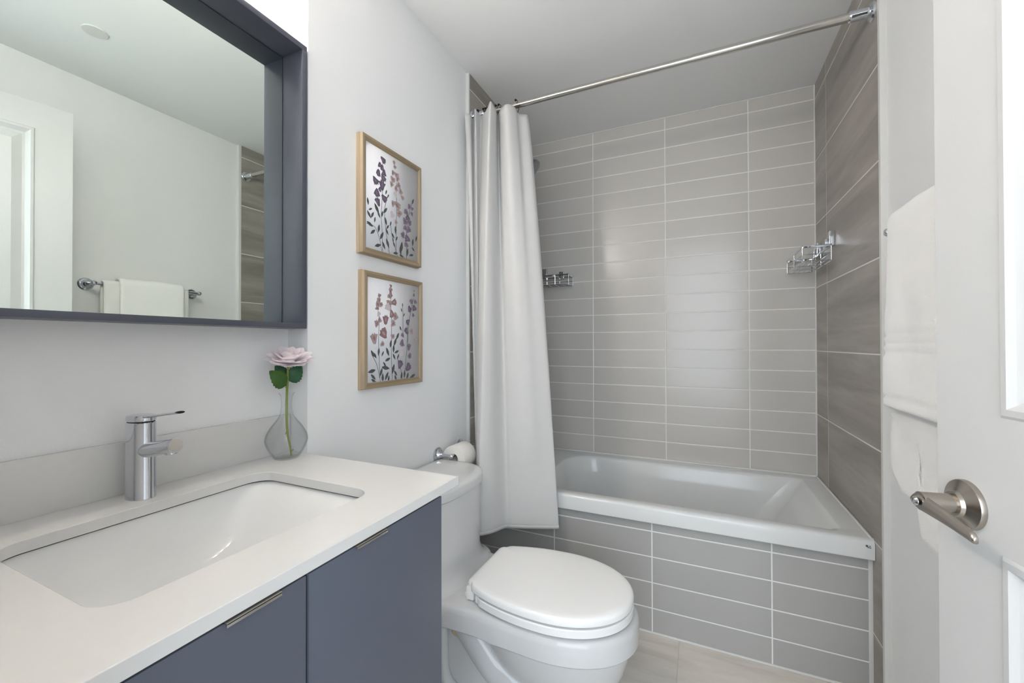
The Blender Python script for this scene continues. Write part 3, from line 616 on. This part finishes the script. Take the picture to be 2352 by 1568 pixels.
for s in (-1, 1):
    b = bmesh.new(); box(b, -0.682, -0.660, TY+s*0.102-0.008, TY+s*0.102+0.008, 0.3695, 0.381, 0.002); build('hinge', b, PLAST, toi)
BUFF = mat('buff_plastic', (206, 190, 152), 0.5)
b = bmesh.new(); lathe(b, [(0.022, 0), (0.022, 0.008), (0.016, 0.013), (0.002, 0.014)], (-0.725, TY-0.075, 0.232), (0.25, -1, -0.1), 24); build('access_cap', b, BUFF, toi)['label'] = 'buff round cap under the deck'

# paper holder and roll on the left wall
ph = thing('toilet_paper_holder', 'chrome two-post paper holder on the left wall beyond the toilet tank', 'paper holder', (XP, 1.525, 0.70))
ZH = 0.7085
for y in (1.437, 1.612):
    b = bmesh.new(); lathe(b, [(0.031, 0), (0.031, 0.004), (0.026, 0.008), (0.019, 0.009), (0.016, 0.014), (0.011, 0.019), (0.008, 0.030), (0.0065, 0.045), (0.0075, 0.062), (0.009, 0.070), (0.006, 0.076), (0.001, 0.077)], (XP, y, ZH), (1, 0, 0), 28); build('post', b, CHROME, ph)
b = bmesh.new(); tube(b, [(XP+0.068, 1.437, ZH), (XP+0.068, 1.612, ZH)], 0.0065, 14); build('roller', b, CHROME, ph)
b = bmesh.new(); cy0, cy1 = 1.454, 1.548
lathe(b, [(0.022, 0), (0.053, 0), (0.054, 0.0015), (0.054, cy1-cy0-0.0015), (0.053, cy1-cy0), (0.022, cy1-cy0)], (XP+0.068, cy0, ZH-0.0145), (0, 1, 0), 40, False, False)
lathe(b, [(0.022, 0), (0.0215, 0.0), (0.0215, cy1-cy0), (0.022, cy1-cy0)], (XP+0.068, cy0, ZH-0.0145), (0, 1, 0), 40, False, False)
tag(build('toilet_paper_roll', b, TISSUE, org=(XP+0.068, 1.525, ZH-0.0145)), 'white toilet paper roll on the chrome holder behind the toilet tank', 'toilet paper')

# ------------------------------------------------------------------ bathtub
tub = thing('bathtub', 'white alcove bathtub behind the grey tiled apron', 'bathtub', (-0.23, 2.1, 0.06))
b = bmesh.new(); ZT = EYE-0.650
def tubring(l, r, f, k, z, rl, rr, zr=0):
    x0, x1, y0, y1 = -0.700+l, 0.444-r, 1.792+f, 2.392-k; out = []
    for cx, cy, a0, rad in ((x1-rr, y1-rr, 0, rr), (x0+rl, y1-rl, 90, rl), (x0+rl, y0+rl, 180, rl), (x1-rr, y0+rr, 270, rr)):
        for i in range(13):
            a = radians(a0+90*i/12); out.append(Vector((cx+rad*cos(a), cy+rad*sin(a), z)))
    return out
def tubout(x0, x1, y0, y1, z):                       # outer rectangle sampled to pair with tubring
    out = []
    for q, (cx, cy) in enumerate(((x1, y1), (x0, y1), (x0, y0), (x1, y0))):
        ref = tubring(0, 0, 0, 0, z, 0.17, 0.03)[q*13:(q+1)*13]
        for i in range(13):
            p = ref[i]; t = i/12
            if q == 0: out.append(Vector((x1, p.y if i < 6 else y1, z)) if i < 6 else (Vector((x1, y1, z)) if i == 6 else Vector((p.x, y1, z))))
            if q == 1: out.append(Vector((p.x, y1, z)) if i < 6 else (Vector((x0, y1, z)) if i == 6 else Vector((x0, p.y, z))))
            if q == 2: out.append(Vector((x0, p.y, z)) if i < 6 else (Vector((x0, y0, z)) if i == 6 else Vector((p.x, y0, z))))
            if q == 3: out.append(Vector((p.x, y0, z)) if i < 6 else (Vector((x1, y0, z)) if i == 6 else Vector((x1, p.y, z))))
    return out
YT0 = 1.735; g_ = 0.0008
ox0, ox1, oy1 = XL+g_, XR-g_, YB-g_
loft(b, [tubout(ox0, ox1, YT0+0.015, oy1, ZT-0.066), tubout(ox0, ox1, YT0+0.003, oy1, ZT-0.066), tubout(ox0, ox1, YT0, oy1, ZT-0.063), tubout(ox0, ox1, YT0, oy1, ZT-0.014), tubout(ox0, ox1, YT0+0.003, oy1, ZT-0.006), tubout(ox0, ox1, YT0+0.010, oy1, ZT-0.001), tubout(ox0, ox1, YT0+0.020, oy1-0.003, ZT),
         tubring(-0.008, -0.008, -0.008, -0.008, ZT, 0.176, 0.034), tubring(0, 0, 0, 0, ZT-0.003, 0.17, 0.03), tubring(0.010, 0.012, 0.007, 0.007, ZT-0.014, 0.165, 0.04), tubring(0.03, 0.07, 0.02, 0.02, ZT-0.10, 0.16, 0.06),
         tubring(0.05, 0.15, 0.034, 0.034, ZT-0.22, 0.15, 0.08), tubring(0.07, 0.23, 0.045, 0.045, ZT-0.33, 0.14, 0.09), tubring(0.10, 0.30, 0.07, 0.07, ZT-0.385, 0.13, 0.10), tubring(0.15, 0.37, 0.12, 0.12, ZT-0.40, 0.12, 0.09)], False, True)
build('tub_shell', b, ACRYL, tub, 40)
b = bmesh.new(); tube(b, [(ox0, oy1-0.004, ZT+0.0015), (ox1, oy1-0.004, ZT+0.0015)], 0.005, 10); tube(b, [(ox1-0.003, YT0+0.012, ZT), (ox1-0.003, oy1, ZT+0.001)], 0.0045, 10); build('caulk_bead', b, CAULK, tub)
# small dark metal emblem near the right end of the rim's front face: a dot and three swoops
b = bmesh.new(); ex, ez = 0.5065, EYE-0.6715
lathe(b, [(0.0034, 0), (0.0032, 0.0010), (0.0005, 0.0013)], (ex-0.0048, YT0, ez+0.0022), (0, -1, 0), 16)
for pts in (((0.0010, 0.0040), (0.0034, 0.0026), (0.0052, 0.0002)), ((-0.0034, -0.0030), (-0.0008, -0.0022), (0.0012, -0.0002)), ((0.0010, -0.0026), (0.0036, -0.0030), (0.0064, -0.0042))):
    tube(b, curve([(ex+p, YT0-0.0004, ez+q) for p, q in pts], 4), [0.0006]+[0.0011]*7+[0.0006], 8)
build('emblem', b, mat('emblem_metal', (92, 90, 88), 0.3, metal=0.9), tub)['label'] = 'dark metal maker emblem'

# ------------------------------------------------------------------ shower rod, hooks, curtain
RY, RZ = 1.713, EYE+1.0885
rod = thing('shower_curtain_rod', 'chrome tension rod spanning the tub alcove near the ceiling', 'curtain rod', (0, RY, RZ))
b = bmesh.new(); tube(b, [(XL+0.03, RY, RZ), (0.43, RY, RZ)], 0.0128, 24); tube(b, [(-0.02, RY, RZ), (0.47, RY, RZ)], 0.0142, 24); build('rod_tube', b, SATIN, rod)
for x, d in ((XR, -1), (XL, 1)):
    b = bmesh.new(); lathe(b, [(0.031, 0), (0.031, 0.004), (0.027, 0.008), (0.020, 0.009), (0.015, 0.012)], (x, RY, RZ), (d, 0, 0), 32)
    fl_ = build('rod_flange', b, CHROME, rod)
    b = bmesh.new(); lathe(b, [(0.0165, 0.010), (0.0185, 0.013), (0.0185, 0.020), (0.0172, 0.024), (0.0178, 0.060), (0.0165, 0.064), (0.0143, 0.066)], (x, RY, RZ), (d, 0, 0), 24, False, False); build('rod_collar', b, CHROME, fl_)
def hook(x, first=None):
    if first is None:
        t = thing('curtain_hook', 'x', 'curtain hook', (x, RY, RZ), 'hooks on the shower rod')
        b = bmesh.new(); pts = []
        for k in range(15):
            a = radians(-150 + 285*k/14)               # over the rod
            pts.append((x, RY-0.019*sin(a)*-1, RZ+0.019*cos(a)))
        pts = [(x, RY-0.019*cos(radians(a)), RZ+0.003+0.019*sin(radians(a))) for a in range(20, 200, 15)]
        pts += [(x, RY+0.017, RZ-0.012), (x, RY+0.006, RZ-0.028), (x, RY-0.004, RZ-0.044), (x, RY-0.008, RZ-0.054), (x, RY-0.003, RZ-0.058)]
        tube(b, pts, 0.0014, 8)
        build('wire', b, BRONZE, t)
        b = bmesh.new(); bmesh.ops.create_uvsphere(b, u_segments=14, v_segments=10, radius=0.0052, matrix=Matrix.Translation((x, RY-0.018, RZ+0.0135))); build('ball_end', b, BRONZE, t)
        return t
    t = first.copy(); COL.objects.link(t); t.location = (x, RY, RZ)
    for c in first.children:
        k = c.copy(); COL.objects.link(k); k.parent = t
    return t
HX = [(-0.7495, 'dark hook at the free end of the shower curtain, first along the bare rod'), (-0.835, 'dark curtain hook beside the broad front pleat, second from the free end'), (-0.850, 'dark curtain hook third from the free end of the curtain'),
      (-0.893, 'dark curtain hook fourth from the free end, behind the tall pleat'), (-0.904, 'dark curtain hook fifth from the free end, in the narrow gap'), (-0.915, 'dark curtain hook sixth from the free end, in the narrow gap'), (-0.945, 'dark curtain hook nearest the left wall on the rod')]
h0 = hook(HX[0][0]); h0['label'] = HX[0][1]
for x, lb in HX[1:]: hook(x, h0)['label'] = lb
T = [(-.972, 1.655), (-.966, 1.612), (-.945, 1.622), (-.953, 1.668), (-.909, 1.606), (-.902, 1.605), (-.911, 1.660), (-.892, 1.655), (-.846, 1.608), (-.8207, 1.584), (-.8176, 1.607), (-.824, 1.645), (-.842, 1.700), (-.806, 1.651), (-.7645, 1.624), (-.742, 1.667), (-.742, 1.705), (-.718, 1.7355), (-.714, 1.760)]
B = [(-.927, 1.658), (-.917, 1.640), (-.907, 1.625), (-.898, 1.608), (-.886, 1.588), (-.876, 1.566), (-.866, 1.540), (-.853, 1.510), (-.842, 1.493), (-.830, 1.490), (-.805, 1.515), (-.785, 1.545), (-.760, 1.603), (-.735, 1.612), (-.690, 1.628), (-.640, 1.648), (-.600, 1.665), (-.556, 1.684), (-.549, 1.690)]
ztop, zbot = EYE+1.050, EYE-0.785
tc_ = [Vector((x, y, 0)) for x, y in curve([(x, y, 0) for x, y in T], 6) for x, y in [(x, y)]] if False else [Vector(p) for p in curve([(x, y, 0) for x, y in T], 6)]
bc_ = [Vector(p) for p in curve([(x, y, 0) for x, y in B], 6)]
b = bmesh.new(); NZ = 90; rows = []
cre = [0.44, 0.545, 0.59, 0.66, 0.755, 0.80, 0.84, 0.93]
for k in range(NZ+1):
    t = k/NZ; z = ztop+(zbot-ztop)*t; s = min(1, t)**0.85; r = []
    for i, (p, q) in enumerate(zip(tc_, bc_)):
        w = i/(len(tc_)-1)
        v = p.lerp(q, s)
        # pleats relax gradually, so keep a little of the top's waviness lower down
        v = v + Vector((0, 0.006*sin(w*26+t*2.2)*sin(pi*t), 0))
        for c in cre:                                  # packing creases
            d = abs(t-c)
            if d < 0.02: v.y -= 0.0022*(1-d/0.02)*(0.4+0.6*sin(w*9+c*20)**2)
        r.append((v.x, v.y, z + (0.004*sin(w*40) if k == 0 else 0)))
    rows.append(r)
V = [[b.verts.new(p) for p in r] for r in rows]
for r0, r1 in zip(V, V[1:]):
    for i in range(len(r0)-1): b.faces.new((r0[i], r0[i+1], r1[i+1], r1[i]))
cur = build('shower_curtain', b, CLOTH, sharp=None, org=(-0.8, RY, zbot))
sm = cur.modifiers.new('thickness', 'SOLIDIFY'); sm.thickness = 0.0012; sm.offset = 0
tag(cur, 'white fabric shower curtain drawn to the left end of the rod', 'shower curtain')
def hem(name, rr):
    b = bmesh.new(); tube(b, rr, 0.0016, 6, sq=(1, 1)); build(name, b, CLOTH, cur)
b = bmesh.new()
for off in (0.0, 1.0):
    pass
hr = [Vector(p) for p in rows[-1]]; hu = [Vector(p) for p in rows[-2]]
up_ = [a.lerp(c, 0.72) for a, c in zip(hr, hu)]
Vv = [[b.verts.new(p + Vector((0.3, -1, 0)).normalized()*0.0016) for p in hr], [b.verts.new(p + Vector((0.3, -1, 0)).normalized()*0.0016) for p in up_]]
for i in range(len(hr)-1): b.faces.new((Vv[0][i], Vv[0][i+1], Vv[1][i+1], Vv[1][i]))
hm = build('hem', b, CLOTH, cur, sharp=None); hs = hm.modifiers.new('thickness', 'SOLIDIFY'); hs.thickness = 0.0014; hs.offset = 0

# ------------------------------------------------------------------ shower head
sh = thing('shower_fixture', 'chrome shower head on the left tiled wall behind the curtain', 'shower head', (XL, 2.10, 2.19))
b = bmesh.new(); lathe(b, [(0.030, 0), (0.030, 0.003), (0.016, 0.008), (0.012, 0.009)], (XL, 2.10, 2.20), (1, 0, 0), 28); build('wall_flange', b, CHROME, sh)
b = bmesh.new(); tube(b, curve([(XL, 2.10, 2.20), (XL+0.06, 2.10, 2.20), (XL+0.10, 2.10, 2.185), (XL+0.125, 2.10, 2.16)], 6), 0.0095, 16); build('shower_arm', b, CHROME, sh)
b = bmesh.new(); lathe(b, [(0.009, -0.005), (0.014, 0.004), (0.014, 0.014), (0.020, 0.020), (0.042, 0.032), (0.0455, 0.040), (0.0445, 0.052), (0.042, 0.054), (0.002, 0.055)], (XL+0.122, 2.10, 2.165), (0.74, 0, -0.67), 36); build('spray_head', b, mat('grey_chrome', (150, 152, 152), 0.22, metal=0.9), sh)

# ------------------------------------------------------------------ wire caddies
def caddy(name, label, x0, x1, y0, y1, z0, z1, posts, long_axis, tip=0.0):
    t = thing(name, label, 'shower caddy', ((x0+x1)/2, (y0+y1)/2, z0), 'wire caddies in the tub alcove')
    b = bmesh.new(); w = 0.0019
    c = [(x0, y0), (x1, y0), (x1, y1), (x0, y1)]
    for i in range(4):                                   # flat top band
        (ax, ay), (bx_, by) = c[i], c[(i+1) % 4]
        box(b, min(ax, bx_)-w, max(ax, bx_)+w, min(ay, by)-w, max(ay, by)+w, z1-0.010, z1, 0.0008)
    build('rim_band', b, CHROME, t)
    b = bmesh.new()
    zm = (z0+z1)/2-0.004
    for z in (z0, zm):
        for i in range(4): tube(b, [(*c[i], z), (*c[(i+1) % 4], z)], 0.0021, 8)
    def ups(p): tube(b, [(*p, z0), (*p, z1-0.004)], 0.0022, 8)
    nl = 5
    if long_axis == 'y':
        for k in range(3):
            for x in (x0, x1): ups((x, y0+(y1-y0)*k/2))
        for y in (y0, y1): ups(((x0+x1)/2, y)) if False else None
        for k in range(1, nl): tube(b, [(x0+(x1-x0)*k/nl, y0, z0), (x0+(x1-x0)*k/nl, y1, z0)], 0.0018, 8)
        for k in range(1, 3): tube(b, [(x0, y0+(y1-y0)*k/3, z0-0.002), (x1, y0+(y1-y0)*k/3, z0-0.002)], 0.0018, 8)
    else:
        for k in range(4):
            for y in (y0, y1): ups((x0+(x1-x0)*k/3, y))
        for k in range(1, nl): tube(b, [(x0, y0+(y1-y0)*k/nl, z0), (x1, y0+(y1-y0)*k/nl, z0)], 0.0018, 8)
        for k in range(1, 6): tube(b, [(x0+(x1-x0)*k/6, y0, z0-0.002), (x0+(x1-x0)*k/6, y1, z0-0.002)], 0.0018, 8)
    build('wire_basket', b, CHROME, t)
    for bx in posts:
        b = bmesh.new()
        for q in bx: box(b, *q, 0.0015)
        build('mount_block', b, CHROME, t)
    return t
caddy('shower_caddy', 'chrome wire caddy basket on the right tiled wall', 0.402, 0.503, 2.115, 2.445, EYE+0.350, EYE+0.418,
      [[(0.505, XR-0.0005, 2.150, 2.178, EYE+0.418, EYE+0.480), (0.492, 0.507, 2.152, 2.174, EYE+0.412, EYE+0.447)], [(0.505, XR-0.0005, 2.352, 2.380, EYE+0.412, EYE+0.474), (0.492, 0.507, 2.354, 2.376, EYE+0.405, EYE+0.447)]], 'y')
caddy('shower_caddy', 'chrome wire caddy basket on the back wall, half hidden by the curtain', -0.955, -0.705, 2.362, 2.455, EYE+0.360, EYE+0.420,
      [[(-0.90, -0.87, 2.448, YB-0.0005, EYE+0.415, EYE+0.475), (-0.898, -0.872, 2.440, 2.452, EYE+0.410, EYE+0.445)], [(-0.79, -0.76, 2.448, YB-0.0005, EYE+0.415, EYE+0.45), (-0.788, -0.762, 2.440, 2.452, EYE+0.410, EYE+0.445)]], 'x')

# ------------------------------------------------------------------ towel bar and towels
TBX, TBZ = 0.462, EYE+0.295
tb = thing('towel_bar', 'chrome towel bar on the right wall between the door and the tub', 'towel bar', (XW, 1.18, TBZ))
for y in (0.955, 1.405):
    b = bmesh.new(); lathe(b, [(0.030, 0), (0.030, 0.004), (0.026, 0.009), (0.019, 0.010), (0.016, 0.016), (0.010, 0.022), (0.0085, 0.05), (0.0095, 0.070), (0.0115, 0.078), (0.0115, 0.086), (0.008, 0.093), (0.001, 0.095)], (XW, y, TBZ), (-1, 0, 0), 28); build('bar_post', b, CHROME, tb)
b = bmesh.new(); tube(b, [(TBX, 0.955, TBZ), (TBX, 1.405, TBZ)], 0.0075, 16); build('bar', b, CHROME, tb)
def towel(name, label, y0, y1, R, thick, zf, zb, bands, seed, grow=0.0):
    """cloth folded over the bar: R bend radius of the outer face, zf/zb bottoms in front/behind (functions of y)"""
    b = bmesh.new(); NY, rings = 40, []
    def off(y, z, k): return (1 if grow > 0.01 else 0.5)*0.0045*noise.noise(Vector((y*9+seed, z*5, k))) + 0.0012*noise.noise(Vector((y*30+seed, z*24, k+3)))
    for j in range(NY+1):
        t = j/NY; y = y0+(y1-y0)*t; e = min(t, 1-t)*(y1-y0); rr = sqrt(max(0, 1-(1-min(1, e/0.010))**2)); rr = 0.35+0.65*rr
        pts = []; z0f, z0b = zf(y), zb(y)
        n1 = 44
        def outer(s):                                   # s from 0 (front bottom) through the top to 1 (back bottom)
            if s < 0.55:
                z = z0f+(TBZ-z0f)*(s/0.55); flare = grow*max(0, 1-(z-z0f)/(TBZ-z0f))
                bd = 0
                for bz, bw in bands:
                    d = abs(z-z0f-bz)
                    if d < bw: bd -= 0.0050*(1-(d/bw)**2)
                return Vector((TBX-R-flare-off(y, z, 1)+(-bd), y, z)), Vector((-1, 0, 0))
            if s < 0.75:
                a = pi*(s-0.55)/0.20; return Vector((TBX-R*cos(a), y, TBZ+R*sin(a)*0.95+off(y, 9, 2)*0.7)), Vector((-cos(a), 0, sin(a)))
            z = TBZ+(z0b-TBZ)*(s-0.75)/0.25; return Vector((TBX+R, y, z)), Vector((1, 0, 0))
        S_ = [k/110 for k in range(111)]
        O = [outer(s) for s in S_]
        mid = [p-nv*thick/2 for p, nv in O]
        outl = [m+nv*(thick/2*rr) for m, (p, nv) in zip(mid, O)]; innl = [m-nv*(thick/2*rr) for m, (p, nv) in zip(mid, O)]
        rnd0 = mid[0]+Vector((0, 0, -thick*0.35*rr)); rnd1 = mid[-1]+Vector((0, 0, -thick*0.35*rr))
        rings.append([rnd0]+outl+[rnd1]+innl[::-1])
    loft(b, rings)
    return tag(build(name, b, TERRY, org=(TBX, (y0+y1)/2, TBZ), sharp=None), label, 'towel', 'white towels on the bar')
def zbath(y):
    w = 0.035*max(0, min(1, (1.330-y)/0.05))
    k = max(0, min(1, (1.205-y)/0.025)); k = k*k*(3-2*k)
    return EYE-0.315-w-0.075*k
towel('bath_towel', 'long white bath towel hanging underneath the hand towel', 0.985, 1.345, 0.0215, 0.0120, zbath, lambda y: EYE-0.30, [(0.105, 0.007), (0.128, 0.009), (0.152, 0.007)], 3.1, 0.006)
towel('hand_towel', 'short white hand towel folded on top of the bath towel', 1.040, 1.315, 0.0390, 0.0125, lambda y: EYE-0.150, lambda y: EYE-0.09, [(0.024, 0.004), (0.128, 0.008), (0.150, 0.008), (0.172, 0.006)], 7.7, 0.0105)

# ------------------------------------------------------------------ ceiling cover plate (seen in the mirror)
b = bmesh.new(); lathe(b, [(0.041, 0), (0.041, -0.002), (0.039, -0.0035), (0.001, -0.004)], (0.093, 0.82, ZC), n=40)
tag(build('sprinkler_cover', b, CAULK, org=(0.093, 0.82, ZC)), 'small round white cover plate on the ceiling', 'cover plate')
